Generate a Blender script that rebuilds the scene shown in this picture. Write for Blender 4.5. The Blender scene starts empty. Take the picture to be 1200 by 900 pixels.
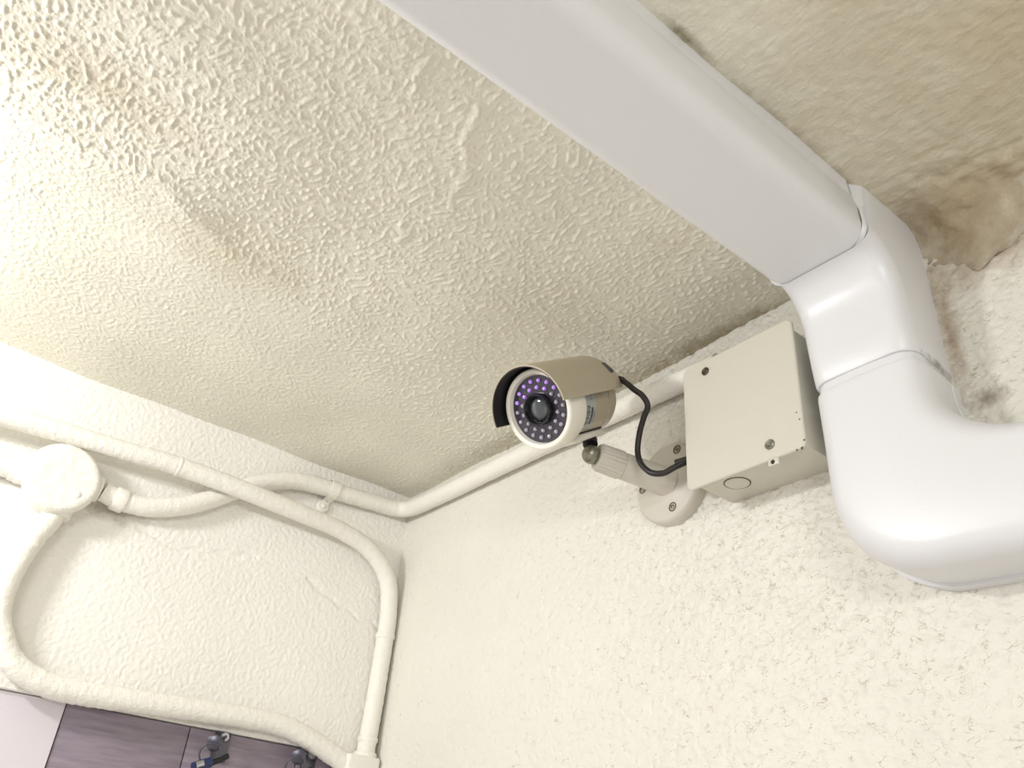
import bpy, bmesh, math, random
import numpy as np
from mathutils import Vector, Matrix, noise as mnoise

S = bpy.context.scene
COL = S.collection
H = 2.4                                   # ceiling height; shapes below are written with the ceiling at z = 0
PI = math.pi
random.seed(4)

# ------------------------------------------------------------------ camera, world, lamps, exposure
cam_d = bpy.data.cameras.new('camera')
cam = bpy.data.objects.new('camera', cam_d)
COL.objects.link(cam)
r0 = Vector((0.6264404, 0.7758638, 0.0748845))
r1 = Vector((-0.3749532, 0.3841725, -0.8436952))
r2 = Vector((-0.6833611, 0.5004466, 0.5315739))
mw = Matrix.Identity(4)
for i in range(3):
    mw[i][0], mw[i][1], mw[i][2] = r0[i], -r1[i], -r2[i]
mw.translation = Vector((0.8749404, -0.4976128, 1.9563101))
cam.matrix_world = mw
cam_d.sensor_width = 36.0
cam_d.lens = 1008.86 / 1200 * 36
cam_d.clip_start = 0.02
S.camera = cam

world = bpy.data.worlds.new('world')
S.world = world
world.use_nodes = True
bg = world.node_tree.nodes['Background']
bg.inputs['Color'].default_value = (1.0, 0.99, 0.97, 1)
bg.inputs['Strength'].default_value = 0.56

def lamp(name, kind, loc, power, color, size=0.05, size_y=None, target=None):
    d = bpy.data.lights.new(name, kind)
    d.energy = power
    d.color = color
    if kind == 'AREA':
        d.shape = 'RECTANGLE'
        d.size, d.size_y = size, size_y or size
    else:
        d.shadow_soft_size = size
    o = bpy.data.objects.new(name, d)
    o.location = (loc[0], loc[1], loc[2] + H)
    if target is not None:
        v = Vector(target) - Vector(loc)
        o.rotation_euler = v.to_track_quat('-Z', 'Y').to_euler()
    COL.objects.link(o)
    return o

# a compact lamp under the ceiling near the left wall, out of frame to the left
lamp('ceiling_lamp', 'AREA', (0.27, -0.78, -0.09), 2.3, (0.99, 0.995, 1.0), 0.10, 0.035, (0.16, 0.0, -0.17))
# another tube hanging a little below the ceiling to the right, behind the camera
lamp('right_tube', 'AREA', (2.0, -1.40, -0.27), 9.0, (1.0, 0.995, 0.98), 0.6, 0.035, (0.0, -0.25, -0.20))
# unseen area light, added so the pale floor bounces light up to the ceiling
lamp('bounce_fill', 'AREA', (1.0, -3.0, -0.05), 78.0, (1.0, 0.99, 0.97), 1.2, 0.3, (1.0, -3.0, -1.0))

S.view_settings.view_transform = 'Standard'
S.view_settings.look = 'None'
S.view_settings.exposure = 0.0
S.view_settings.gamma = 1.0
S.view_settings.use_curve_mapping = False

# ------------------------------------------------------------------ materials
def lin(c):
    return tuple(((v / 255) / 12.92 if v / 255 <= .04045 else ((v / 255 + .055) / 1.055) ** 2.4) for v in c) + (1,)

def material(name, rgb, rough=0.5, metal=0.0, bumps=(), speck=None, mottle=0.0, coat=0.0, emit=None, emit_s=0.0, spec=0.5):
    m = bpy.data.materials.new(name)
    m.use_nodes = True
    nt = m.node_tree
    N, L = nt.nodes, nt.links
    b = N['Principled BSDF']
    b.inputs['Roughness'].default_value = rough
    b.inputs['Metallic'].default_value = metal
    b.inputs['Coat Weight'].default_value = coat
    b.inputs['Specular IOR Level'].default_value = spec
    col = lin(rgb)
    b.inputs['Base Color'].default_value = col
    tc = N.new('ShaderNodeTexCoord')
    out = None
    if mottle:
        n = N.new('ShaderNodeTexNoise'); n.inputs['Scale'].default_value = 14; n.inputs['Detail'].default_value = 5
        L.new(tc.outputs['Object'], n.inputs['Vector'])
        r = N.new('ShaderNodeValToRGB')
        r.color_ramp.elements[0].position = .3; r.color_ramp.elements[1].position = .7
        r.color_ramp.elements[0].color = tuple(c * (1 - mottle) for c in col[:3]) + (1,)
        r.color_ramp.elements[1].color = col
        L.new(n.outputs['Fac'], r.inputs['Fac'])
        out = r.outputs['Color']
    if speck:
        sc, thr, srgb, amt = speck
        n = N.new('ShaderNodeTexNoise'); n.inputs['Scale'].default_value = sc; n.inputs['Detail'].default_value = 3
        L.new(tc.outputs['Object'], n.inputs['Vector'])
        r = N.new('ShaderNodeValToRGB')
        r.color_ramp.elements[0].position = thr; r.color_ramp.elements[1].position = thr + .06
        r.color_ramp.elements[0].color = (0, 0, 0, 1); r.color_ramp.elements[1].color = (amt, amt, amt, 1)
        L.new(n.outputs['Fac'], r.inputs['Fac'])
        mx = N.new('ShaderNodeMix'); mx.data_type = 'RGBA'
        L.new(r.outputs['Color'], mx.inputs['Factor'])
        if out is not None: L.new(out, mx.inputs[6])
        else: mx.inputs[6].default_value = col
        mx.inputs[7].default_value = lin(srgb)
        out = mx.outputs[2]
    if out is not None:
        L.new(out, b.inputs['Base Color'])
    prev = None
    for (sc, dist, det) in bumps:
        n = N.new('ShaderNodeTexNoise'); n.inputs['Scale'].default_value = sc; n.inputs['Detail'].default_value = det
        L.new(tc.outputs['Object'], n.inputs['Vector'])
        bp = N.new('ShaderNodeBump'); bp.inputs['Distance'].default_value = dist; bp.inputs['Strength'].default_value = 1
        L.new(n.outputs['Fac'], bp.inputs['Height'])
        if prev is not None: L.new(prev, bp.inputs['Normal'])
        prev = bp.outputs['Normal']
    if prev is not None:
        L.new(prev, b.inputs['Normal'])
    if emit:
        b.inputs['Emission Color'].default_value = lin(emit)
        b.inputs['Emission Strength'].default_value = emit_s
    return m

def tinted(m, spots):
    """adds noise-edged patches of dirt and tint: list of (centre, radius, rgb, amount, noise scale)"""
    nt = m.node_tree; N, L = nt.nodes, nt.links
    b = N['Principled BSDF']
    src = b.inputs['Base Color'].links[0].from_socket if b.inputs['Base Color'].links else None
    tc = N.new('ShaderNodeTexCoord')
    for (c, rad, rgb, amt, nsc) in spots:
        mp = N.new('ShaderNodeMapping')
        mp.vector_type = 'POINT'
        mp.inputs['Location'].default_value = tuple(-ci / ri for ci, ri in zip(c, rad))
        mp.inputs['Scale'].default_value = tuple(1 / ri for ri in rad)
        L.new(tc.outputs['Object'], mp.inputs['Vector'])
        ln = N.new('ShaderNodeVectorMath'); ln.operation = 'LENGTH'
        L.new(mp.outputs['Vector'], ln.inputs[0])
        n = N.new('ShaderNodeTexNoise'); n.inputs['Scale'].default_value = nsc; n.inputs['Detail'].default_value = 6
        n.inputs['Roughness'].default_value = .65
        L.new(tc.outputs['Object'], n.inputs['Vector'])
        a1 = N.new('ShaderNodeMath'); a1.operation = 'MULTIPLY_ADD'
        L.new(n.outputs['Fac'], a1.inputs[0]); a1.inputs[1].default_value = 1.6
        L.new(ln.outputs['Value'], a1.inputs[2])
        mr = N.new('ShaderNodeMapRange')
        mr.inputs['From Min'].default_value = 1.75; mr.inputs['From Max'].default_value = .75
        mr.inputs['To Min'].default_value = 0; mr.inputs['To Max'].default_value = amt
        L.new(a1.outputs[0], mr.inputs['Value'])
        mx = N.new('ShaderNodeMix'); mx.data_type = 'RGBA'
        L.new(mr.outputs['Result'], mx.inputs['Factor'])
        if src is not None: L.new(src, mx.inputs[6])
        else: mx.inputs[6].default_value = b.inputs['Base Color'].default_value
        mx.inputs[7].default_value = lin(rgb)
        src = mx.outputs[2]
    L.new(src, b.inputs['Base Color'])

M_ceil = material('ceiling_plaster', (229, 225, 210), .4, bumps=((520, .0005, 3),), mottle=.07, speck=(60, .74, (140, 120, 90), .35))
M_left = material('left_wall_plaster', (240, 237, 230), .5, bumps=((520, .0004, 3),), mottle=.03, speck=(75, .74, (150, 130, 105), .35))
M_right = material('right_wall_plaster', (227, 224, 214), .45, bumps=((520, .0004, 3),), mottle=.03, speck=(70, .73, (150, 130, 105), .4))
M_pipe = material('painted_pipe', (236, 233, 224), .5, bumps=((420, .0007, 3),), speck=(60, .72, (150, 130, 100), .45))
M_duct = material('white_duct_plastic', (224, 224, 226), .34, bumps=((900, .00005, 2),), speck=(45, .76, (150, 135, 110), .3))
M_elbow = material('white_elbow_plastic', (226, 226, 228), .33, bumps=((900, .00005, 2),), speck=(50, .76, (150, 135, 110), .35))
M_box = material('cream_painted_steel', (207, 203, 189), .42, bumps=((700, .00012, 2),), speck=(55, .75, (120, 100, 75), .4))
M_mount = material('beige_plastic', (205, 199, 187), .42, bumps=((800, .00006, 2),))
M_silver = material('silver_paint', (184, 173, 152), .36, .25, bumps=((900, .00004, 2),), mottle=.06)
M_white = material('white_plastic', (232, 228, 216), .38)
M_black = material('black_plastic', (14, 14, 15), .5)
M_face = material('dark_face_plate', (52, 47, 58), .22, coat=.5)
M_barrel = material('black_lens_barrel', (20, 20, 24), .25)
M_glass = material('lens_glass', (58, 64, 68), .05, coat=1.0)
M_led = material('infrared_led', (165, 160, 174), .12, coat=1.0)
M_led_on = material('glowing_led', (190, 150, 225), .12, coat=1.0, emit=(150, 85, 220), emit_s=.35)
M_sticker = material('grey_sticker', (168, 172, 170), .4)
M_ink = material('dark_ink', (55, 55, 60), .5)
M_cable = material('black_cable', (34, 28, 27), .45)
M_screw = material('zinc_screw', (140, 138, 125), .35, .8)
M_rust = material('dark_screw', (92, 84, 68), .45, .7)
M_steel = material('bright_steel', (190, 192, 200), .18, 1.0)
M_dsteel = material('dark_steel', (96, 94, 104), .3, .8)
M_locker = material('locker_panel', (136, 124, 138), .5)
M_trim = material('pale_trim_panel', (226, 219, 226), .5, mottle=.03)
M_blue = material('blue_plastic', (28, 44, 88), .25)
M_floor = material('floor_tiles', (228, 225, 218), .7, mottle=.1)
M_carcass = material('locker_carcass', (112, 98, 98), .6)  # brownish carcass showing in the door seams

def grain(m, dark, light):
    nt = m.node_tree; N, L = nt.nodes, nt.links
    tc = N.new('ShaderNodeTexCoord'); mp = N.new('ShaderNodeMapping')
    mp.inputs['Scale'].default_value = (1, 16, 150)
    L.new(tc.outputs['Object'], mp.inputs['Vector'])
    n = N.new('ShaderNodeTexNoise'); n.inputs['Scale'].default_value = 1.6; n.inputs['Detail'].default_value = 5
    L.new(mp.outputs['Vector'], n.inputs['Vector'])
    r = N.new('ShaderNodeValToRGB')
    r.color_ramp.elements[0].position = .3; r.color_ramp.elements[1].position = .7
    r.color_ramp.elements[0].color = lin(dark); r.color_ramp.elements[1].color = lin(light)
    L.new(n.outputs['Fac'], r.inputs['Fac'])
    L.new(r.outputs['Color'], N['Principled BSDF'].inputs['Base Color'])
grain(M_locker, (128, 116, 129), (150, 139, 149))

# patches: brown dirt in the ceiling corner beside the duct, dark strips along joints
BR = (120, 92, 58)
tinted(M_ceil, [((.700, -.012, H - .01), (.055, .045, .1), (112, 84, 52), .75, 75),
                 ((.735, -.005, H), (.12, .055, .1), (142, 114, 78), .6, 60),
                 ((.80, -.10, H), (.25, .22, .1), (178, 158, 118), .55, 16),  # broad browner tint beyond the duct
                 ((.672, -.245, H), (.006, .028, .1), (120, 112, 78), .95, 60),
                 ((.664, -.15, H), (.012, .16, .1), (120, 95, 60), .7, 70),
                 ((.50, .0, H), (.12, .018, .1), (120, 104, 72), .8, 60),  # darker band along the joint with the right wall
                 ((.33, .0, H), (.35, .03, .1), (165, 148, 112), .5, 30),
                 ((.40, -.50, H), (.035, .10, .1), (196, 182, 156), .45, 30),
                 ((.3, -.36, H), (.05, .09, .1), (200, 188, 160), .4, 30)])
tinted(M_right, [((.72, 0, H - .045), (.10, .05, .026), (158, 132, 98), .65, 75),
                  ((.679, 0, H - .085), (.011, .05, .07), (140, 108, 70), .75, 130),
                  ((.692, 0, H - .146), (.018, .05, .009), (110, 88, 60), .75, 170),
                  ((.48, 0, H - .03), (.08, .05, .02), (160, 142, 108), .6, 60)])
tinted(M_elbow, [((.040, .018, -.074), (.008, .030, .006), (84, 62, 42), .9, 150), ((.028, -.012, .075), (.008, .030, .006), (84, 62, 42), .9, 150)])
tinted(M_left, [((.0, -.33, H - .128), (.05, .04, .014), (120, 104, 66), .7, 60)])  # olive-brown patch below the conduit leaving the round box

def soiled_shaded_crevices(m, scale, rgb, amt, c, rad):
    """thin broken tan lines, grime plus painted crevice shade, thinning out away from c"""
    nt = m.node_tree; N, L = nt.nodes, nt.links
    b = N['Principled BSDF']; src = b.inputs['Base Color'].links[0].from_socket
    tc = N.new('ShaderNodeTexCoord'); mp = N.new('ShaderNodeMapping'); mp.inputs['Scale'].default_value = scale
    L.new(tc.outputs['Object'], mp.inputs['Vector'])
    n = N.new('ShaderNodeTexNoise'); n.inputs['Scale'].default_value = 1; n.inputs['Detail'].default_value = 2; n.inputs['Distortion'].default_value = .5
    L.new(mp.outputs['Vector'], n.inputs['Vector'])
    s1 = N.new('ShaderNodeMath'); s1.operation = 'SUBTRACT'; L.new(n.outputs['Fac'], s1.inputs[0]); s1.inputs[1].default_value = .5
    s2 = N.new('ShaderNodeMath'); s2.operation = 'ABSOLUTE'; L.new(s1.outputs[0], s2.inputs[0])
    r1 = N.new('ShaderNodeMapRange'); r1.inputs['From Min'].default_value = .022; r1.inputs['From Max'].default_value = .006
    L.new(s2.outputs[0], r1.inputs['Value'])
    n2 = N.new('ShaderNodeTexNoise'); n2.inputs['Scale'].default_value = 130; n2.inputs['Detail'].default_value = 3
    L.new(tc.outputs['Object'], n2.inputs['Vector'])
    ln = N.new('ShaderNodeVectorMath'); ln.operation = 'DISTANCE'; L.new(tc.outputs['Object'], ln.inputs[0]); ln.inputs[1].default_value = c
    fa = N.new('ShaderNodeMapRange'); fa.inputs['From Min'].default_value = .06; fa.inputs['From Max'].default_value = rad
    fa.inputs['To Min'].default_value = .04; fa.inputs['To Max'].default_value = -.13
    L.new(ln.outputs['Value'], fa.inputs['Value'])
    ad = N.new('ShaderNodeMath'); ad.operation = 'ADD'; L.new(n2.outputs['Fac'], ad.inputs[0]); L.new(fa.outputs['Result'], ad.inputs[1])
    r2 = N.new('ShaderNodeMapRange'); r2.inputs['From Min'].default_value = .47; r2.inputs['From Max'].default_value = .60; r2.inputs['To Max'].default_value = amt
    L.new(ad.outputs[0], r2.inputs['Value'])
    mu = N.new('ShaderNodeMath'); mu.operation = 'MULTIPLY'; L.new(r1.outputs['Result'], mu.inputs[0]); L.new(r2.outputs['Result'], mu.inputs[1])
    mx = N.new('ShaderNodeMix'); mx.data_type = 'RGBA'
    L.new(mu.outputs[0], mx.inputs['Factor']); L.new(src, mx.inputs[6]); mx.inputs[7].default_value = lin(rgb)
    L.new(mx.outputs[2], b.inputs['Base Color'])
soiled_shaded_crevices(M_right, (125, 1, 215), (160, 143, 112), .6, (.56, 0, H - .19), .40)  # tan colour stands for crevice shade as well as grime

# ------------------------------------------------------------------ object helpers
def make(name, verts, faces, mat, parent=None, origin=None, smooth=True, sharp=None):
    """mesh object; verts in scene metres with the ceiling at z = 0"""
    V = np.asarray(verts, dtype=np.float64).reshape(-1, 3).copy()
    V[:, 2] += H
    if parent is not None:
        o3 = np.array(parent['_o'])
    else:
        o3 = np.array(origin, dtype=float) + np.array([0, 0, H]) if origin is not None else np.zeros(3)
    me = bpy.data.meshes.new(name)
    me.from_pydata((V - o3).tolist(), [], [tuple(f) for f in faces])
    bm = bmesh.new(); bm.from_mesh(me)
    bmesh.ops.recalc_face_normals(bm, faces=bm.faces)
    bm.to_mesh(me); bm.free()
    if smooth:
        me.polygons.foreach_set('use_smooth', [True] * len(me.polygons))
        try:
            me.set_sharp_from_angle(angle=math.radians(38 if sharp is None else sharp))
        except Exception:
            pass
    me.materials.append(mat)
    ob = bpy.data.objects.new(name, me)
    COL.objects.link(ob)
    if parent is not None:
        ob.parent = parent
    else:
        ob.location = o3
    ob['_o'] = o3.tolist()
    return ob

def thing(name, label, cat, loc, group=None):
    o = bpy.data.objects.new(name, None)
    o.empty_display_size = .02
    COL.objects.link(o)
    o.location = (loc[0], loc[1], loc[2] + H)
    o['_o'] = [loc[0], loc[1], loc[2] + H]
    o['label'] = label; o['category'] = cat
    if group: o['group'] = group
    return o

def tag(o, label, cat, group=None):
    o['label'] = label; o['category'] = cat
    if group: o['group'] = group
    return o

class Geo:
    def __init__(s): s.v = []; s.f = []
    def add(s, v, f):
        n = len(s.v); s.v += [tuple(map(float, p)) for p in v]; s.f += [tuple(i + n for i in q) for q in f]; return s
    def put(s, name, mat, parent=None, **k): return make(name, s.v, s.f, mat, parent, **k)

def grid_faces(n, m, close_m=False, close_n=False):
    F = []
    for i in range(n if close_n else n - 1):
        for j in range(m if close_m else m - 1):
            a = i * m + j; b = i * m + (j + 1) % m
            c = ((i + 1) % n) * m + (j + 1) % m; d = ((i + 1) % n) * m + j
            F.append((a, b, c, d))
    return F

def frame_of(F):
    F = Vector(F).normalized()
    ref = Vector((0, 0, 1)) if abs(F.z) < .95 else Vector((1, 0, 0))
    R = F.cross(ref).normalized(); U = R.cross(F)
    return F, R, U

def lathe(prof, org, F, seg=40, cap=True):
    """prof: list of (distance along F, radius)"""
    F, R, U = frame_of(F); org = Vector(org)
    V = []
    for (l, r) in prof:
        for k in range(seg):
            a = 2 * PI * k / seg
            V.append(org + F * l + (R * math.cos(a) + U * math.sin(a)) * r)
    Fc = grid_faces(len(prof), seg, True)
    if cap:
        Fc.append(tuple(range(seg))[::-1]); n = (len(prof) - 1) * seg; Fc.append(tuple(range(n, n + seg)))
    return V, Fc

def smooth_path(pts, n=12):
    P = [Vector(p) for p in pts]
    P = [P[0] * 2 - P[1]] + P + [P[-1] * 2 - P[-2]]
    out = []
    for i in range(1, len(P) - 2):
        p0, p1, p2, p3 = P[i - 1:i + 3]
        for k in range(n):
            t = k / n
            out.append(.5 * ((2 * p1) + (p2 - p0) * t + (2 * p0 - 5 * p1 + 4 * p2 - p3) * t * t + (3 * p1 - p0 - 3 * p2 + p3) * t ** 3))
    out.append(P[-2])
    # even spacing
    return out

def resample(path, step):
    out = [path[0]]; acc = 0
    for a, b in zip(path, path[1:]):
        d = (b - a).length
        if d < 1e-9: continue
        while acc + d >= step:
            t = (step - acc) / d
            a = a.lerp(b, t); out.append(a.copy()); d = (b - a).length; acc = 0
            if d < 1e-9: break
        acc += d
    if (out[-1] - path[-1]).length > step * .3: out.append(path[-1])
    return out

def tube(pts, r, seg=18, n=12, step=None, rough=0.0, nscale=160, cap=True):
    path = smooth_path(pts, n) if n else [Vector(p) for p in pts]
    if step: path = resample(path, step)
    V = []; N0 = None
    for i, p in enumerate(path):
        t = (path[min(i + 1, len(path) - 1)] - path[max(i - 1, 0)]).normalized()
        if N0 is None:
            N0 = t.cross(Vector((0, 0, 1)) if abs(t.z) < .9 else Vector((1, 0, 0))).normalized()
        N0 = (N0 - t * N0.dot(t)).normalized(); B = t.cross(N0)
        for k in range(seg):
            a = 2 * PI * k / seg
            d = N0 * math.cos(a) + B * math.sin(a)
            q = p + d * r
            if rough:
                q += d * (rough * mnoise.noise(q * nscale) + .6 * rough * mnoise.noise(q * nscale * 2.3))
            V.append(q)
    F = grid_faces(len(path), seg, True)
    if cap:
        F.append(tuple(range(seg))[::-1]); m = (len(path) - 1) * seg; F.append(tuple(range(m, m + seg)))
    return V, F

def rbox(x0, x1, y0, y1, z0, z1, bev=.002, seg=2):
    bm = bmesh.new()
    bmesh.ops.create_cube(bm, size=1)
    for v in bm.verts:
        v.co = Vector(((x0 + x1) / 2 + v.co.x * (x1 - x0), (y0 + y1) / 2 + v.co.y * (y1 - y0), (z0 + z1) / 2 + v.co.z * (z1 - z0)))
    if bev:
        bmesh.ops.bevel(bm, geom=list(bm.edges), offset=bev, segments=seg, profile=.5, affect='EDGES')
    bm.verts.ensure_lookup_table()
    V = [v.co.copy() for v in bm.verts]
    F = [tuple(v.index for v in f.verts) for f in bm.faces]
    bm.free()
    return V, F

# ------------------------------------------------------------------ noise for plaster relief
_rng = np.random.RandomState(11)
_T = _rng.rand(256, 256) * 2 * PI
_GX, _GY = np.cos(_T), np.sin(_T)
def perlin(x, y, off=0):
    x = x + off * 17.31; y = y + off * 9.77
    xi = np.floor(x).astype(int); yi = np.floor(y).astype(int)
    fx = x - xi; fy = y - yi
    u = fx ** 3 * (fx * (fx * 6 - 15) + 10); v = fy ** 3 * (fy * (fy * 6 - 15) + 10)
    def g(ix, iy, dx, dy):
        a = (ix & 255, iy & 255)
        return _GX[a] * dx + _GY[a] * dy
    n00 = g(xi, yi, fx, fy); n10 = g(xi + 1, yi, fx - 1, fy)
    n01 = g(xi, yi + 1, fx, fy - 1); n11 = g(xi + 1, yi + 1, fx - 1, fy - 1)
    return 1.5 * ((n00 * (1 - u) + n10 * u) * (1 - v) + (n01 * (1 - u) + n11 * u) * v)
def sstep(a, b, x):
    t = np.clip((x - a) / (b - a), 0, 1); return t * t * (3 - 2 * t)
def seg_dist(u, v, pts):
    d = np.full(u.shape, 9.0)
    for (a, b) in zip(pts, pts[1:]):
        ax, ay = a; bx, by = b
        L2 = (bx - ax) ** 2 + (by - ay) ** 2
        t = np.clip(((u - ax) * (bx - ax) + (v - ay) * (by - ay)) / L2, 0, 1)
        d = np.minimum(d, np.hypot(u - ax - t * (bx - ax), v - ay - t * (by - ay)))
    return d
def axis(parts):
    out = []
    for (a, b, st) in parts:
        n = max(1, int(round((b - a) / st))); out.append(np.linspace(a, b, n, endpoint=False))
    out.append(np.array([parts[-1][1]])); return np.concatenate(out)

def surface(name, us, vs, height, place, mat):
    U, V = np.meshgrid(us, vs, indexing='ij')
    h = height(U, V)
    P = np.stack(place(U, V, h), -1).reshape(-1, 3)
    P[:, 2] += H
    n, m = U.shape
    idx = np.arange(n * m).reshape(n, m)
    q = np.stack([idx[:-1, :-1], idx[1:, :-1], idx[1:, 1:], idx[:-1, 1:]], -1).reshape(-1, 4)
    # face the room
    a, b, c = P[q[0, 0]], P[q[0, 1]], P[q[0, 3]]
    nrm = np.cross(b - a, c - a)
    room = np.array(place(np.array(us[0]), np.array(vs[0]), np.array(1.0))) - np.array(place(np.array(us[0]), np.array(vs[0]), np.array(0.0)))
    if np.dot(nrm, room) < 0: q = q[:, ::-1]
    me = bpy.data.meshes.new(name)
    me.vertices.add(len(P)); me.vertices.foreach_set('co', P.ravel())
    me.loops.add(q.size); me.loops.foreach_set('vertex_index', q.ravel().astype(np.int32))
    me.polygons.add(len(q)); me.polygons.foreach_set('loop_start', np.arange(0, q.size, 4, dtype=np.int32))
    me.polygons.foreach_set('use_smooth', np.ones(len(q), dtype=bool))
    me.update(calc_edges=True); me.validate()
    me.materials.append(mat)
    o = bpy.data.objects.new(name, me); COL.objects.link(o); o['kind'] = 'structure'
    return o

# ------------------------------------------------------------------ the shell
def h_ceil(x, y):
    edge = x + .45 * np.maximum(0, y + .44) + .018 * perlin(x * 16, y * 16, 7)
    coarse = sstep(.27, .37, edge) * (1 - .55 * sstep(.60, .70, x))
    wx = x + .006 * perlin(x * 40, y * 40, 5); wy = y + .006 * perlin(x * 40, y * 40, 6)
    n1 = perlin(wx * 160, wy * 330, 1); n2 = perlin(wx * 300, wy * 420, 2); n3 = perlin(x * 320, y * 320, 3)
    blobs = sstep(.05, .70, n1 + .4 * n2)
    h = coarse * (.00095 * blobs + .00025 * n3) + (1 - coarse) * (.0004 * sstep(-.2, .6, perlin(wx * 230, wy * 260, 4)) + .0002 * n3)
    # long trowel ridges near the duct
    for pts, w, a in (([(.548, -.308), (.519, -.297), (.508, -.286)], .0032, .0013), ([(.50, -.281), (.478, -.272), (.464, -.266)], .003, .0010),
                      ([(.56, -.352), (.53, -.345)], .003, .0009), ([(.42, -.28), (.405, -.272)], .0025, .0012)):
        h = h + a * np.exp(-(seg_dist(wx, wy, pts) / w) ** 2)
    # step and soft waves on the left
    d = y + .51 - .30 * (x - .377) * -1
    h = h + .0012 * np.exp(-((edge - .335) / .012) ** 2) * sstep(-.30, -.40, y)
    h = h + .003 * perlin(x * 9, y * 9, 8) + .004 * sstep(-.02, .02, (x - .30) * .9 + (y + .47) * -.25 + .01 * perlin(x * 14, y * 14, 9)) * sstep(-.30, -.42, y)
    # coved, lumpy joint with the right wall beyond the duct
    cv = sstep(.64, .70, x)
    R = np.maximum(cv * (.046 + .010 * perlin(x * 30, y * 30, 14) + .006 * perlin(x * 75, y * 75, 15)), 1e-6)
    dd = np.clip(-y, 0, R)
    h = h + (R - np.sqrt(np.maximum(R * R - (R - dd) ** 2, 0))) + cv * (.0014 * perlin(x * 60, y * 120, 12) * sstep(-.16, 0, y) + .0006 * perlin(x * 130, y * 130, 13))
    return h
ceiling = surface('ceiling', axis([(-.03, .62, .00095), (.62, .90, .0022), (.90, 1.3, .02), (1.3, 3.2, .1)]),
                  axis([(-3.0, -.9, .1), (-.9, -.60, .01), (-.60, .02, .00095), (.02, .05, .01)]), h_ceil,
                  lambda u, v, h: (u, v, -h), M_ceil)

def h_right(x, z):
    wx = x + .004 * perlin(x * 60, z * 60, 21); wz = z + .004 * perlin(x * 60, z * 60, 22)
    n = perlin(wx * 115, wz * 170, 23); msk = perlin(x * 120, z * 130, 24)
    dens = .40 + .60 * sstep(.10, .50, x) * (1 - .55 * sstep(-.20, -.34, z))
    crev = np.exp(-(n / .12) ** 2) * sstep(-.02, .40, msk + .25 * dens - .15)
    h = -.0016 * crev * dens + .0006 * dens * perlin(wx * 150, wz * 170, 25) + .00018 * perlin(x * 260, z * 260, 26)
    for pts, w, a in (([(.588, -.222), (.56, -.245), (.53, -.262), (.505, -.268), (.47, -.293)], .0016, .0016),
                      ([(.387, -.240), (.36, -.252), (.328, -.2615)], .0013, .0011)):
        h = h - a * np.exp(-(seg_dist(wx, wz, pts) / w) ** 2) * (.6 + .5 * perlin(x * 90, z * 90, 27))
    h = h + .0022 * perlin(x * 8, z * 8, 28) * sstep(0, .1, x)
    cv = sstep(.66, .70, x)
    h = h + cv * (.0012 * perlin(x * 110, z * 60, 29) * sstep(-.22, -.02, z) - .006 * sstep(-.024, -.012, z))
    return h
wall_right = surface('wall_right', axis([(-.03, .78, .0012), (.78, 1.3, .02), (1.3, 3.2, .1)]),
                     axis([(-2.4, -.6, .1), (-.6, -.40, .01), (-.40, .012, .0012)]), h_right,
                     lambda u, v, h: (u, -h, v), M_right)

def h_left(y, z):
    wy = y + .004 * perlin(y * 60, z * 60, 31); wz = z + .004 * perlin(y * 60, z * 60, 32)
    h = .00042 * sstep(-.3, .45, perlin(wy * 240, wz * 220, 33)) + .00025 * perlin(wy * 350, wz * 330, 34) + .0002 * perlin(y * 340, z * 340, 35)
    for pts, w, a in (([(-.30, -.135), (-.266, -.1443), (-.22, -.139), (-.177, -.1267)], .003, .0012),
                      ([(-.113, -.1373), (-.08, -.150), (-.05, -.160), (-.0073, -.1687)], .0025, .0016)):
        h = h - a * np.exp(-(seg_dist(wy, wz, pts) / w) ** 2)
    return h + .002 * perlin(y * 9, z * 9, 36)
zb = -.304
vs_left = axis([(zb, .012, .0012)])
wall_left = surface('wall_left', axis([(-3.0, -.62, .1), (-.62, -.50, .01), (-.50, .01, .0012)]),
                    np.concatenate([[zb - .0005], vs_left]), h_left,
                    lambda u, v, h: (np.where(v < zb - .0002, -.06, h), u, np.maximum(v, zb)), M_left)

fl = make('floor', [(-.4, -5, -H), (5, -5, -H), (5, .06, -H), (-.4, .06, -H)], [(0, 1, 2, 3)], M_floor, smooth=False)
fl['kind'] = 'structure'
g = Geo().add(*rbox(-.05, -.004, -1.6, -.3125, -2.4, zb - .001, .0012))
tr = g.put('trim_1', M_trim); tr['kind'] = 'structure'

# ------------------------------------------------------------------ lockers under the left wall
lk = thing('locker_bank', 'grey-purple wood-grained lockers below the left wall, only their tops in view', 'locker', (-.02, -.14, -H))
Geo().add(*rbox(-.40, -.018, -.3115, .0, -2.4, zb - .0015, .001)).put('carcass', M_carcass, lk)
doors = []
for i, (a, b) in enumerate(((-.3115, -.1975), (-.1965, -.0825), (-.0815, -.002))):
    d = Geo().add(*rbox(-.0175, -.006, a + .0001, b - .0001, -.66, zb - .0016, .0004)).put('door', M_locker, lk)
    doors.append(d)
def lock_on(door, y, z):
    Geo().add(*rbox(-.0062, -.0035, y - .0080, y + .0080, z - .022, z + .0050, .0012)).put('lock_plate', M_dsteel, door)
    Geo().add(*lathe([(0, .0042), (.006, .0042), (.007, .0036), (.007, .0001)], (-.004, y, z), (1, 0, 0), 20)).put('lock_cylinder', M_steel, door)
lock_on(doors[1], -.1640, -.3095)
lock_on(doors[2], -.0690, -.3110)

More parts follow.
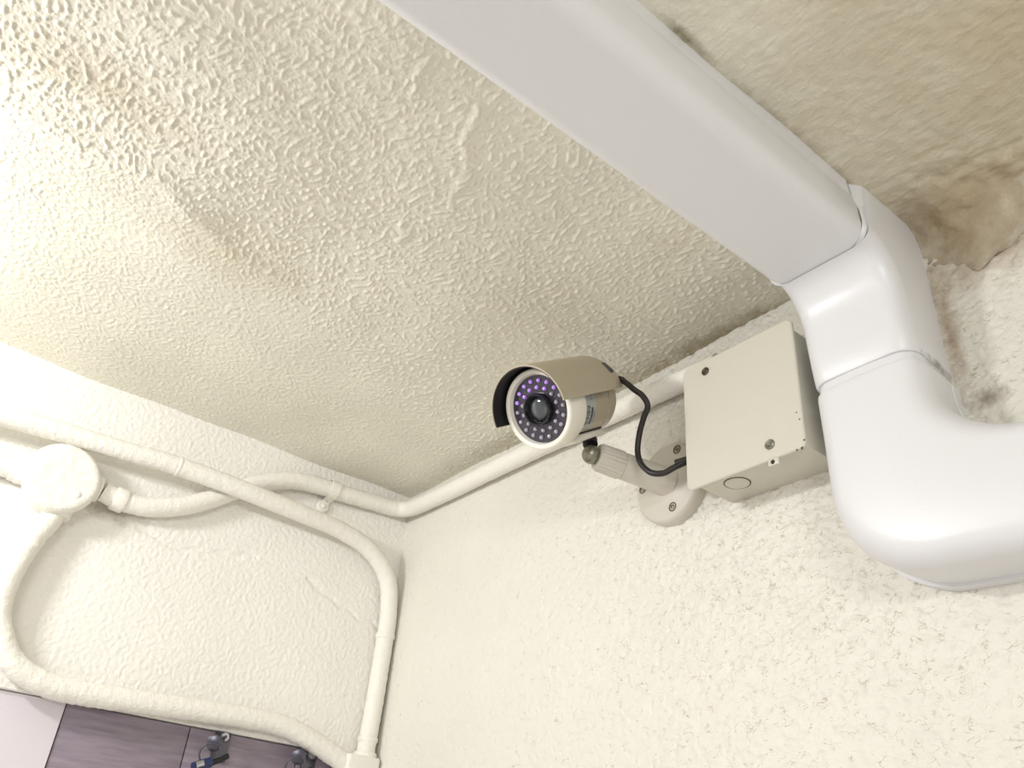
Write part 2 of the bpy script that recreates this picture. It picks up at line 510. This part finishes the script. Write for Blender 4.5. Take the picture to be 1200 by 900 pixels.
def torus(c, R, r, nrm, seg=28, s2=8):
    F, A, B = frame_of(nrm); c = Vector(c); V = []
    for i in range(seg):
        a = 2 * PI * i / seg; d = A * math.cos(a) + B * math.sin(a)
        for j in range(s2):
            t = 2 * PI * j / s2
            V.append(c + d * (R + r * math.cos(t)) + F * r * math.sin(t))
    return V, grid_faces(seg, s2, True, True)

def keys(y, z, label):
    k = thing('key_bunch', label, 'keys', (.004, y, z), 'key bunches in the locker locks')
    # key head standing out of the lock, seen flat on
    hd = (.9, -.35, -.25)
    Geo().add(*lathe([(-.0009, .0001), (-.0009, .0066), (-.0005, .0073), (.0005, .0073), (.0009, .0066), (.0009, .0001)],
                     (.0150, y - .0140, z - .0090), hd, 24)).add(*tube([(.003, y, z), (.009, y - .004, z - .003), (.014, y - .009, z - .0065)], .0016, 8, 5)).put('key', M_dsteel, k)
    Geo().add(*torus((.0180, y - .0165, z - .0195), .0098, .0009, hd)).put('key_ring', M_dsteel, k)
    Geo().add(*tube([(.021, y - .0005, z - .0185), (.021, y - .008, z - .0235), (.020, y - .0175, z - .0275)], .0026, 10, 6)).put('key_fob', M_black, k)
    Geo().add(*tube([(.020, y - .0155, z - .0265), (.021, y - .0235, z - .0300), (.021, y - .031, z - .0335)], .0046, 12, 6)).put('key_tag', M_blue, k)
    Geo().add(*tube([(.0245, y - .0235, z - .0285), (.0245, y - .0300, z - .0315)], .0030, 10, 4)).put('key_shank', M_steel, k)
    return k
keys(-.164, -.3095, 'bunch of keys on a ring in the left of two locker locks')
keys(-.076, -.3080, 'bunch of keys in a locker lock right beside the corner conduit')

# ------------------------------------------------------------------ conduits on the left wall
RP = .0098
def conduit(name, pts, label, mat=M_pipe, r=RP, rough=.00055, origin=None):
    t = thing(name, label, 'conduit', origin or pts[0])
    V, F = tube(pts, r, 20, 14, .0020, rough, 230)
    make('pipe', V, F, mat, t)
    return t
def ring_on(parent, p, d, r=RP + .0012, w=.004, name='coupling', mat=M_pipe):
    Geo().add(*lathe([(-w, RP - .001), (-w, r - .0006), (-w * .6, r), (w * .6, r), (w, r - .0006), (w, RP - .001)], p, d, 24, False)).put(name, mat, parent)

up = conduit('conduit', [(.029, -.80, -.100), (.029, -.60, -.089), (.029, -.484, -.0835), (.028, -.40, -.0782), (.0285, -.34, -.0758), (.0295, -.291, -.0728), (.0305, -.220, -.0745), (.0295, -.195, -.0755),
                         (.0265, -.142, -.0768), (.022, -.094, -.0787), (.019, -.052, -.0890), (.0155, -.0225, -.1140), (.0128, -.0125, -.150),
                         (.0122, -.0116, -.19), (.0122, -.0124, -.25), (.0122, -.0142, -.305)],
             'long cream-painted conduit crossing the left wall then bending down along the room corner', origin=(.012, -.0125, -.15))
ring_on(up, (.0295, -.290, -.0728), (0, 1, -.01), RP + .0006, .0016)
ring_on(up, (.0122, -.0116, -.178), (0, 0, 1), RP + .0012, .003)
ring_on(up, (.0122, -.0136, -.288), (0, 0, 1), RP + .0010, .0025)

cr = conduit('conduit', [(.0115, -.347, -.1155), (.0115, -.3275, -.1190), (.0115, -.300, -.1165), (.0115, -.270, -.1050), (.0105, -.245, -.0890), (.0100, -.2213, -.0705),
                         (.0105, -.1913, -.0500), (.0115, -.160, -.0362), (.0115, -.128, -.0310), (.0115, -.098, -.0300), (.0115, -.055, -.0270), (.0125, -.030, -.0255),
                         (.0180, -.0175, -.0250), (.034, -.0120, -.0255), (.065, -.0115, -.0268), (.12, -.0115, -.0280), (.22, -.0115, -.0285), (.35, -.0115, -.0310), (.46, -.0115, -.0345), (.50, -.0115, -.0360)],
             'cream conduit winding from the round box round the corner to the square box', origin=(.0115, -.10, -.03))
ring_on(cr, (.0115, -.330, -.1187), (0, 1, -.09), RP + .0022, .006)
# saddle strap with one lug
g = Geo()
V = []; st = []
for i in range(15):
    a = -PI * .5 + PI * i / 14
    st.append((.0113 + (RP + .0018) * math.cos(a), (RP + .0018) * math.sin(a)))
st = [(.0022, -.0155), (.0024, -.0125)] + st
for (xx, zz) in st:
    for yy in (-.0055, .0055):
        V.append((xx, -.110 + yy + zz * .10, -.0302 + zz))
for (xx, zz) in st:
    for yy in (-.0055, .0055):
        V.append((xx - .0016, -.110 + yy + zz * .10, -.0302 + zz))
n = len(st)
F = grid_faces(n, 2) + [tuple(i + 2 * n for i in f) for f in grid_faces(n, 2)]
for i in range(n - 1):
    F += [(2 * i, 2 * i + 2, 2 * n + 2 * i + 2, 2 * n + 2 * i), (2 * i + 1, 2 * i + 3, 2 * n + 2 * i + 3, 2 * n + 2 * i + 1)]
F += [(0, 1, 2 * n + 1, 2 * n)]
g.add(V, F)
g.add(*lathe([(0, .0075), (.0022, .0075), (.0034, .006), (.0034, .0001)], (.0005, -.1135, -.049), (1, 0, 0), 20))
sp = g.put('strap', M_pipe, cr)
Geo().add(*lathe([(0, .003), (.0012, .0028), (.002, .0016), (.002, .0001)], (.0037, -.1135, -.049), (1, 0, 0), 14)).put('screw', M_pipe, sp)

lo = conduit('conduit', [(.0115, -.3780, -.141), (.0135, -.3822, -.158), (.0155, -.3915, -.185), (.0160, -.3965, -.218), (.0160, -.3945, -.248), (.0158, -.3820, -.2712),
                         (.0150, -.3665, -.2870), (.0142, -.3394, -.2966), (.0135, -.3032, -.2982), (.0130, -.2264, -.2943), (.0115, -.1411, -.2903), (.0115, -.1060, -.2920),
                         (.0118, -.0740, -.3005), (.0120, -.0489, -.3095), (.0122, -.030, -.3175)],
             'cream conduit looping down from the round box and along the top of the lockers', r=.0102, rough=.0008, origin=(.0115, -.36, -.289))
sb = conduit('conduit', [(.0115, -.75, -.139), (.0115, -.60, -.131), (.0115, -.50, -.125), (.0115, -.4381, -.1212), (.0115, -.415, -.1195)],
             'short end of cream conduit entering the round box from the left edge', origin=(.0115, -.45, -.122))
ring_on(sb, (.0115, -.4235, -.1202), (0, 1, .07), RP + .002, .006)

# end fitting where both conduits meet at the foot of the corner
ft = thing('conduit_fitting', 'cream painted fitting at the corner where two conduits end below', 'fitting', (.0125, -.021, -.325))
Geo().add(*rbox(.0008, .0265, -.0400, -.0022, -.345, -.3055, .003, 3)).put('body', M_pipe, ft)
Geo().add(*lathe([(0, .0125), (.004, .0125), (.0052, .0115), (.0052, .0095)], (.0122, -.0143, -.3060), (0, 0, 1), 24)).put('collar', M_pipe, ft)

# ------------------------------------------------------------------ round junction box
rb = thing('round_junction_box', 'round cream-painted junction box on the left wall with conduits leaving it', 'junction box', (0, -.3867, -.1203))
RC = (0, -.3867, -.1203)
def rough_lathe(prof, org, F, seg, amp, sc):
    V, Fc = lathe(prof, org, F, seg)
    return [v + Vector((1, 0, 0)) * amp * mnoise.noise(v * sc) + (v - Vector((v.x, org[1], org[2]))).normalized() * amp * .7 * mnoise.noise(v * sc * 1.7 + Vector((3, 1, 2))) for v in V], Fc
V, F = rough_lathe([(-.001, .030), (.008, .0305), (.018, .031), (.0195, .031)], RC, (1, 0, 0), 64, .0006, 130)
make('box_body', V, F, M_pipe, rb)
V, F = rough_lathe([(.0192, .0305), (.0195, .0335), (.024, .0340), (.0275, .0335), (.0295, .0315)] + [(.0302 + .0004 * (1 - k / 9), .0300 * (9 - k) / 9 + .0001) for k in range(0, 10)], RC, (1, 0, 0), 72, .00075, 150)
make('cover', V, F, M_pipe, rb, sharp=60)
Geo().add(*lathe([(0, .0034), (.0012, .0032), (.0020, .002), (.0020, .0001)], (.0302, -.3702, -.1330), (1, 0, 0), 14)).put('screw', M_pipe, rb)
for p, d in (((.0115, -.4185, -.1200), (0, -1, -.05)), ((.0115, -.3555, -.1150), (0, 1, .0)), ((.0115, -.3785, -.1480), (0, .0, -1))):
    Geo().add(*lathe([(-.008, .0128), (.004, .0128), (.0058, .0118), (.0062, .0098)], p, d, 24)).put('hub', M_pipe, rb)

# ------------------------------------------------------------------ square junction box
bx = thing('square_junction_box', 'square cream steel junction box with screwed cover on the right wall', 'junction box', (.542, 0, -.108))
Geo().add(*rbox(.4945, .5895, -.0455, .003, -.1575, -.0605, .002, 2)).put('box_body', M_box, bx)
# cover plate, rounded corners in its plane
def plate(x0, x1, z0, z1, y0, y1, rad, seg=6, chip=0.0):
    out = []
    for (cx, cz, a0) in ((x1 - rad, z1 - rad, 0), (x0 + rad, z1 - rad, 90), (x0 + rad, z0 + rad, 180), (x1 - rad, z0 + rad, 270)):
        for k in range(seg + 1):
            a = math.radians(a0 + 90 * k / seg); out.append((cx + rad * math.cos(a), cz + rad * math.sin(a)))
    n = len(out); cx, cz = (x0 + x1) / 2, (z0 + z1) / 2
    V = []
    for (s, y) in ((0, y1), (0, y0 + .0008), (.0008, y0)):
        for (x, z) in out:
            V.append((x - math.copysign(s, x - cx), y, z - math.copysign(s, z - cz)))
    return V, grid_faces(3, n, True) + [tuple(range(n))[::-1], tuple(range(2 * n, 3 * n))]
Geo().add(*plate(.4912, .5935, -.1625, -.0565, -.0482, -.0455, .005)).put('cover_plate', M_box, bx, smooth=False)
def screw(parent, p, d, r=.0034, mat=M_rust, slot=True, label=None):
    F, R, U = frame_of(d); p = Vector(p)
    o = Geo().add(*lathe([(-.001, r), (.0008, r), (.0016, r * .75), (.0012, r * .45), (.0004, r * .2), (.0004, .0001)], p, d, 18)).put('screw', mat, parent)
    if label: o['label'] = label
    return o
screw(bx, (.5143, -.0482, -.0672), (0, -1, 0), .0034, M_rust)
screw(bx, (.5662, -.0482, -.1512), (0, -1, 0), .0038, M_screw, label='bright zinc screw')
Geo().add(*rbox(.5625, .5715, -.0476, -.0446, -.1668, -.1615, .0009)).put('tab', M_box, bx)
Geo().add(*lathe([(0, .0016), (.0004, .0016), (.0004, .0001)], (.5668, -.0475, -.1645), (0, -1, 0), 12)).put('hole', M_black, bx)
# knockout on the underside: shallow groove ring round a disc
ko = Geo().add(*lathe([(-.0005, .0090), (.0004, .0090), (.0008, .0085), (.0008, .0001)], (.5205, -.0265, -.1575), (0, 0, -1), 30)).put('knockout', M_box, bx)
Geo().add(*torus((.5205, -.0265, -.1576), .0095, .0004, (0, 0, 1), 36, 6)).put('knockout_groove', M_rust, bx)
# chipped paint along the lower right corner of the cover
for i, (cx, cz, r) in enumerate(((.5905, -.1628, .0011), (.5865, -.1628, .0008), (.5928, -.1575, .0008), (.5895, -.135, .0006), (.5912, -.141, .0007))):
    Geo().add(*lathe([(0, r), (.0003, r * .8), (.0003, .0001)], (cx, -.0481, cz), (0, -1, 0), 7)).put('paint_chip', M_rust, bx)

# ------------------------------------------------------------------ trunking (pipe duct)
def loft(stations, closed=False, caps=True):
    m = len(stations[0]); V = [p for s in stations for p in s]
    F = grid_faces(len(stations), m, True)
    if caps:
        F.append(tuple(range(m))[::-1]); k = (len(stations) - 1) * m; F.append(tuple(range(k, k + m)))
    return V, F
def duct_profile(w, h, r, draft=.004, n=7):
    """(across 0..w, out 0..h) with rounded outer corners, sides flaring slightly"""
    pts = [(draft, 0), (draft * .3, h * .45)]
    for k in range(n + 1):
        a = PI - (PI / 2) * k / n; pts.append((r + r * math.cos(a), h - r + r * math.sin(a)))
    for k in range(n + 1):
        a = PI / 2 - (PI / 2) * k / n; pts.append((w - r + r * math.cos(a), h - r + r * math.sin(a)))
    pts += [(w - draft * .3, h * .45), (w - draft, 0)]
    return pts

DX0, DX1 = .6010, .6735
W = DX1 - DX0
sd = thing('straight_duct', 'long straight white plastic duct cover running along the ceiling', 'duct', (.637, -.5, 0))
base = [(DX0 + .004, 0), (DX0 + .003, -.014), (DX1 - .003, -.014), (DX1 - .004, 0)]
Geo().add(*loft([[(x, y, z + .006 if z == 0 else z) for (x, z) in base] for y in (-1.6, -.083)])).put('duct_base', M_duct, sd)
prof = duct_profile(W, .0525, .0125, .0035)
prof = [(a, max(b, .0115)) for a, b in prof]
def arcy(x): return -.0735 - .0062 * ((x - (DX0 + DX1) / 2) / (W / 2)) ** 2
st = []
for y in (-1.6, -1.2, -.8, -.5, -.3, -.2, -.12):
    st.append([(DX0 + a, y, -b) for a, b in prof])
st.append([(DX0 + a, arcy(DX0 + a) - .0012, -b) for a, b in prof])
st.append([(DX0 + .001 + a * (W - .002) / W, arcy(DX0 + a), -(b - .0010)) for a, b in prof])
Geo().add(*loft(st)).put('duct_cover', M_duct, sd)

# ceiling-to-wall elbow
el = thing('inside_corner_elbow', 'white duct elbow turning from the ceiling down the right wall', 'duct', (.638, -.03, -.05))
EX0, EX1 = .6035, .6765
hh = .0555
def elbow_station(B, O, w0, w1, r=.013, n=7):
    """profile from base line B (y,z) to outer face O (y,z)"""
    B = Vector(B); O = Vector(O); h = (O - B).length
    pr_ = duct_profile(w1 - w0, h, min(r, h * .45), .003, n)
    return [(w0 + a, (B + (O - B) * (b / h))[0], (B + (O - B) * (b / h))[1]) for a, b in pr_]
sts = []
zend = -.1245
# part under the duct end, then the curve, then down the wall
sts.append(elbow_station((-.0790, .004), (-.0790, -.0500), DX0 + .0012, DX1 - .0018))
sts.append(elbow_station((-.0745, .004), (-.0750, -.0520), EX0 - .001, EX1 - .0022))
for k in range(0, 11):
    a = (PI / 2) * k / 10
    O = (-.0560 - .022 * (1 - math.sin(a)) , -.0535 - .030 * (1 - math.cos(a)))
    if k <= 5: B = (-.070 * (1 - k / 5), .004)
    else: B = (.004, -.0035 - .075 * (k - 5) / 5)
    sts.append(elbow_station(B, O, EX0 - .001, EX1))
sts.append(elbow_station((.004, -.105), (-.0555, -.105), EX0, EX1))
sts.append(elbow_station((.004, zend + .002), (-.0545, zend + .002), EX0 + .001, EX1 + .0003))
sts.append(elbow_station((.004, zend), (-.0535, zend), EX0 + .0018, EX1 - .0005))
Geo().add(*loft(sts)).put('elbow_shell', M_elbow, el, sharp=50)
# raised lip where it meets the straight duct
cxm = (DX0 + DX1) / 2
prr = [(DX0 + a, b) for a, b in duct_profile(W, .0505, .0125, .0035) if b > .016]
rim = []
for (dy, off) in ((-.0006, -.0006), (.0004, .0012), (.0022, .0018), (.0042, .0010), (.0060, -.0012)):
    rim.append([(x + math.copysign(off, x - cxm) * min(1, abs(x - cxm) / (.44 * W)) ** 6, arcy(x) + dy, -(b + off)) for x, b in prr])
m_ = len(prr)
Geo().add([p for q in rim for p in q], grid_faces(len(rim), m_)).put('rim', M_elbow, el)

# flat elbow on the wall, turning to the right
fe = thing('flat_elbow', 'large white duct elbow on the right wall turning toward the right edge', 'duct', (.65, 0, -.2))
NST = 40
def outer(t):      # x,z of outer edge
    if t < .30: return (.6030 + .0005 * math.sin(t * 8), -.1310 - (.194 - .131) * t / .30)
    if t < .75:
        a = (PI / 2) * (t - .30) / .45
        e = 2 / 2.25
        return (.6035 + .066 * (1 - abs(math.cos(a)) ** e), -.194 - .0665 * abs(math.sin(a)) ** e)
    return (.6695 + .135 * (t - .75) / .25, -.2605 - .0080 * (t - .75) / .25)
def inner(t):
    if t < .16: return (.6775 + .001 * t, -.1310 - .014 * t / .16)
    if t < .75:
        a = (PI / 2) * (t - .16) / .59
        return (.6780 + .062 * (1 - math.cos(a)), -.1450 - .049 * math.sin(a))
    return (.7400 + .065 * (t - .75) / .25, -.1940 - .001 * (t - .75) / .25)
def fe_profile(o, i, depth, r, n=8):
    o = Vector(o); i = Vector(i); w = (i - o).length; d = (i - o) / w
    out = []
    pts = [(.0025, -.004), (.001, .012), (.0002, depth * .5)]
    for k in range(n + 1):
        a = PI - (PI / 2) * k / n; pts.append((r + r * math.cos(a), depth - r + r * math.sin(a)))
    for k in range(1, 5): pts.append((r + (w - 2 * r) * k / 5, depth + .0012 * math.sin(PI * k / 5)))
    for k in range(n + 1):
        a = PI / 2 - (PI / 2) * k / n; pts.append((w - r + r * math.cos(a), depth - r + r * math.sin(a)))
    pts += [(w - .0002, depth * .5), (w - .001, .012), (w - .0025, -.004)]
    for a, b in pts:
        q = o + d * a; out.append((q[0], -b, q[1]))
    return out
sts = []
def lip(o, i, s): 
    o = Vector(o); i = Vector(i); d = (i - o).normalized(); return tuple(o + d * s), tuple(i - d * s)
o, i = lip((.6032, -.1200), (.6772, -.1200), .0022)
sts.append(fe_profile(o, i, .0512, .013))
o, i = lip((.6030, -.1300), (.6775, -.1300), .0020)
sts.append(fe_profile(o, i, .0516, .013))
o, i = lip((.6030, -.1304), (.6775, -.1304), .0024)
sts.append(fe_profile(o, i, .0510, .013))
o, i = lip(outer(0), inner(0), .0008)
sts.append(fe_profile(o, i, .0526, .013))
for k in range(NST + 1):
    t = k / NST
    if k == 0: t = .012
    sts.append(fe_profile(outer(t), inner(t), .0530 + .001 * math.sin(PI * t), .0145 + .004 * math.sin(PI * min(1, t))))
Geo().add(*loft(sts)).put('elbow_shell', M_elbow, fe, sharp=50)
# back plate with a seam line under the shell
sts = []
for k in range(NST + 1):
    t = .02 + .98 * k / NST
    o = Vector(outer(t)); i = Vector(inner(t)); d = (i - o).normalized()
    a = o - d * .0014; b = i - d * .0010
    sts.append([(a[0], .004, a[1]), (a[0], -.0075, a[1]), (o[0] + d[0] * .002, -.0085, o[1] + d[1] * .002),
                (i[0] - d[0] * .002, -.0085, i[1] - d[1] * .002), (b[0], -.0075, b[1]), (b[0], .004, b[1])])
Geo().add(*loft(sts)).put('back_plate', M_elbow, fe, sharp=30)
# straight piece going on to the right
rd = thing('straight_duct', 'end of a white plastic duct continuing right from the big elbow', 'duct', (.95, 0, -.236))
o, i = (.798, -.2675), (.798, -.1955)
s0 = fe_profile(o, i, .0500, .0135); 
Geo().add(*loft([[(x + dx, y, z) for (x, y, z) in s0] for dx in (0, .3, .7)])).put('duct_cover', M_duct, rd)

# ------------------------------------------------------------------ the bullet security camera
CC = Vector((.4227, -.14, -.1034))
FW = Vector((.102, -.826, -.5544))
FW, CR, CU = frame_of(FW)
def at(L, a=0.0, r=0.0):
    return CC - FW * L + (CR * math.cos(a) + CU * math.sin(a)) * r
sc_ = thing('security_camera', 'silver bullet security camera with round infrared face on a beige wall bracket', 'camera', (.4385, 0, -.124))
def cl(prof, seg=48, cap=True):        # lathe with L measured backwards from the front ring
    return lathe([(-l, r) for l, r in prof], CC, FW, seg, cap)
hs = Geo().add(*cl([(.012, .027), (.022, .0280), (.0222, .0275), (.0232, .0275), (.0234, .0280), (.060, .0280), (.0602, .0275), (.0612, .0275), (.0614, .0282), (.070, .0282), (.0745, .026), (.076, .022), (.076, .0001)], 56)).put('housing', M_silver, sc_)
Geo().add(*cl([(.0040, .0268), (.0006, .0278), (0, .0290), (0, .0308), (.0008, .0318), (.003, .0321), (.020, .0321), (.0222, .0312), (.0222, .027)], 64, False)).put('front_ring', M_white, sc_)
fp = Geo().add(*cl([(.0045, .0272), (.0040, .0268), (.0040, .0125), (.0040, .0001)], 56)).put('face_plate', M_face, sc_)
fp['label'] = 'dark grey face plate carrying the infrared lights'
ln = Geo().add(*cl([(.0040, .0128), (-.0010, .0128), (-.0018, .0122), (-.0018, .0112), (.0005, .0100), (.0030, .0088), (.0030, .0001)], 44)).put('lens_barrel', M_barrel, sc_)
g = Geo(); prof = [(.0028 - .0022 * math.sin(PI / 2 * k / 8), .0086 * math.cos(PI / 2 * k / 8) + .0001) for k in range(9)]
g.add(*cl(prof, 32)).put('lens', M_glass, ln)
def led(a, r):
    p = at(.0038, a, r)
    V, F = lathe([(0, .0017), (.0008, .0017), (.0014, .0014), (.0018, .0008), (.0019, .0001)], p, FW, 10)
    on = (math.sin(a) > .45)
    o = make('led', V, F, M_led_on if on else M_led, fp)
    return o
for k in range(18): led(2 * PI * (k + .5) / 18, .0225)
for k in range(14): led(2 * PI * k / 14, .0170)
# sunshade: half shell over the top, black inside
def shell(r0, r1, l0, l1, a0, a1, n=40, chamf=True):
    V = []; rows = [(l0, r0), (l0, r1), (l1, r1), (l1, r0)]
    nl = 12
    pr_ = [(l0, r0)] + [(l0 + (l1 - l0) * k / nl, r1 - (.0025 * max(0, (k / nl - .88) / .12) ** 2)) for k in range(nl + 1)] + [(l1 - (l1 - l0) * k / nl, r0 - (.0025 * max(0, ((nl - k) / nl - .88) / .12) ** 2)) for k in range(nl)]
    for j in range(n + 1):
        a = a0 + (a1 - a0) * j / n
        for l, r in pr_: V.append(at(l, a, r))
    m = len(pr_)
    return V, grid_faces(n + 1, m, True) + [tuple(range(m)), tuple(range(n * m, n * m + m))[::-1]]
D2 = math.radians
sh = Geo().add(*shell(.0350, .0363, -.0125, .0755, D2(-4), D2(184))).put('sunshade', M_silver, sc_)
Geo().add(*shell(.0342, .0349, -.0120, .0600, D2(-3.5), D2(183.5))).put('sunshade_lining', M_black, sh)['label'] = 'black inner face of the sunshade'
V, F = lathe([(0, .0026), (.0012, .0024), (.0018, .0012), (.0018, .0001)], at(.066, D2(158), .0360), at(.066, D2(158), .05) - at(.066, D2(158), .03), 16)
make('screw', V, F, M_dsteel, sh)
g = Geo(); V = []
for j in range(7):          # slot beside the screw
    a = D2(150 + 4.5 * (j - 3) * .5)
    for l in (.0635, .0685): V.append(at(l, a, .03645))
g.add(V, grid_faces(7, 2)); g.put('slot', M_dsteel, sh)
# spacers between housing and sunshade
Geo().add(*lathe([(.0275, .003), (.0352, .003)], at(.050), CU, 12)).put('spacer', M_silver, sh)
# sticker on the side
g = Geo(); V = []
A0, A1 = 176, 242
for j in range(17):
    a = D2(A0 + (A1 - A0) * j / 16)
    for l in (.0245, .0400): V.append(at(l, a, .02835))
sk = g.add(V, grid_faces(17, 2)).put('sticker', M_sticker, hs)
sk['label'] = 'grey sticker with dark bars'
g = Geo()
def patch(a0, a1, l0, l1):
    V = []
    for j in range(5):
        a = D2(a0 + (a1 - a0) * j / 4)
        for l in (l0, l1): V.append(at(l, a, .02850))
    g.add(V, grid_faces(5, 2))
for j in range(11):
    a = 200 + j * 3.1; patch(a, a + (1.2 if j % 3 else 2.0), .0275, .0310 + .0015 * (j % 2))
patch(204, 233, .0338, .0362); patch(210, 231, .0380, .0387)
patch(183, 185.5, .0340, .0348); patch(189, 191.5, .0340, .0348)
g.put('print', M_ink, sk)
# mounting rail under the body
def slab(l0, l1, w, r0, r1):
    V = []
    for l in (l0, l1):
        for (sx, rr) in ((-1, r0), (1, r0), (1, r1), (-1, r1)):
            V.append(CC - FW * l + CR * sx * w / 2 - CU * rr)
    return V, [(0, 1, 2, 3), (7, 6, 5, 4), (0, 4, 5, 1), (1, 5, 6, 2), (2, 6, 7, 3), (3, 7, 4, 0)]
def bevel_geo(V, F, off, seg=2):
    bm = bmesh.new(); vs = [bm.verts.new(v) for v in V]
    for f in F: bm.faces.new([vs[i] for i in f])
    bmesh.ops.recalc_face_normals(bm, faces=bm.faces)
    bmesh.ops.bevel(bm, geom=list(bm.edges), offset=off, segments=seg, profile=.5, affect='EDGES')
    bm.verts.ensure_lookup_table(); bm.verts.index_update()
    V2 = [v.co.copy() for v in bm.verts]; F2 = [tuple(v.index for v in f.verts) for f in bm.faces]; bm.free()
    return V2, F2
Geo().add(*bevel_geo(*slab(.020, .068, .013, .0270, .0335), .0012)).put('mounting_rail', M_white, sc_)
Geo().add(*bevel_geo(*slab(.024, .064, .017, .0262, .0280), .0006)).put('rail_gap_shade', M_black, sc_)  # black slab put in as the shade between housing and rail

# bracket: disc on the wall, arm, ribbed collar, ball and bolt
BC = Vector((.4385, 0, -.1240)); AT = Vector((.4185, -.0790, -.1175))
AX = (AT - (BC + Vector((0, -.010, 0)))).normalized()
mb = Geo().add(*lathe([(-.003, .0355), (.0085, .0355), (.0105, .0340), (.0115, .0325), (.0118, .019), (.0135, .0165), (.0135, .0001)], BC, (0, -1, 0), 56)).put('mount_base', M_mount, sc_)
A0_ = BC + Vector((0, -.010, 0))
LA = (AT - A0_).length
arm = Geo().add(*lathe([(0, .0150), (.003, .0132), (.008, .0120), (LA - .030, .0112), (LA - .0285, .0106), (LA - .0280, .0100)], A0_, AX, 36)).put('mount_arm', M_mount, sc_)
F_, R_, U_ = frame_of(AX)
V = []; seg = 60
rows = [(LA - .0285, .0106), (LA - .0275, .0118), (LA - .0255, .0120), (LA - .009, .0117), (LA - .0065, .0108), (LA - .0055, .0090), (LA - .0055, .0001)]
for ri, (l, r) in enumerate(rows):
    for k in range(seg):
        a = 2 * PI * k / seg
        rr = r - (.0010 if (ri in (2, 3) and k % 3 == 0) else 0)
        V.append(A0_ + F_ * l + (R_ * math.cos(a) + U_ * math.sin(a)) * rr)
make('locking_collar', V, grid_faces(len(rows), seg, True) + [tuple(range(seg))[::-1], tuple(range((len(rows) - 1) * seg, len(rows) * seg))], M_mount, sc_, sharp=25)
BL = A0_ + AX * (LA - .001)
prof = [(-.0078 * math.cos(PI * k / 14), .0078 * math.sin(PI * k / 14) + .0001) for k in range(15)]
ball = Geo().add(*lathe(prof, BL, AX, 26)).put('ball_joint', M_screw, sc_)
ball['label'] = 'grey metal ball joint'
bt = CC - FW * .054 - CU * .0335
dv = (bt - BL)
Geo().add(*lathe([(0, .0030), (dv.length * .62, .0030), (dv.length * .62, .0062), (dv.length * .95, .0062), (dv.length, .0030)], BL, dv, 18)).put('bolt', M_black, sc_)
for (x, z) in ((.451, -.0985), (.4445, -.1485), (.4120, -.1225)):
    s_ = Geo().add(*lathe([(-.001, .0040), (.0003, .0040), (.0004, .0031), (-.0002, .0029), (-.0002, .0001)], (x, -.0116, z), (0, -1, 0), 20)).put('screw_seat', M_rust, mb)
    Geo().add(*lathe([(0, .0022), (.0007, .0020), (.0009, .0010), (.0004, .0008), (.0004, .0001)], (x, -.0117, z), (0, -1, 0), 14)).put('screw', M_screw, mb)

# cable from the camera's tail into the square box
bk = at(.074, D2(150), .012)
cb = thing('camera_cable', 'thin black cable drooping from the camera tail to the square box', 'cable', (.462, -.06, -.12))
V, F = tube([bk, (.4455, -.0765, -.0560), (.4535, -.0745, -.0625), (.4610, -.0725, -.0715), (.4680, -.070, -.0795), (.4700, -.0665, -.0880), (.4635, -.0640, -.0945),
             (.4575, -.0620, -.1030), (.4530, -.0600, -.1130), (.4520, -.0590, -.1220), (.4552, -.0580, -.1320), (.4630, -.0560, -.1405), (.4720, -.0520, -.1425),
             (.4790, -.0470, -.1380), (.4860, -.0400, -.1330), (.4960, -.0330, -.1290)], .0024, 12, 8)
make('cable_jacket', V, F, M_cable, cb)
Geo().add(*tube([(.4735, -.0395, -.1300), (.4800, -.0370, -.1290), (.4890, -.0330, -.1280)], .0030, 10, 6)).put('plug', M_cable, cb)

# bookkeeping property is not part of the scene
for o in bpy.data.objects:
    if '_o' in o: del o['_o']
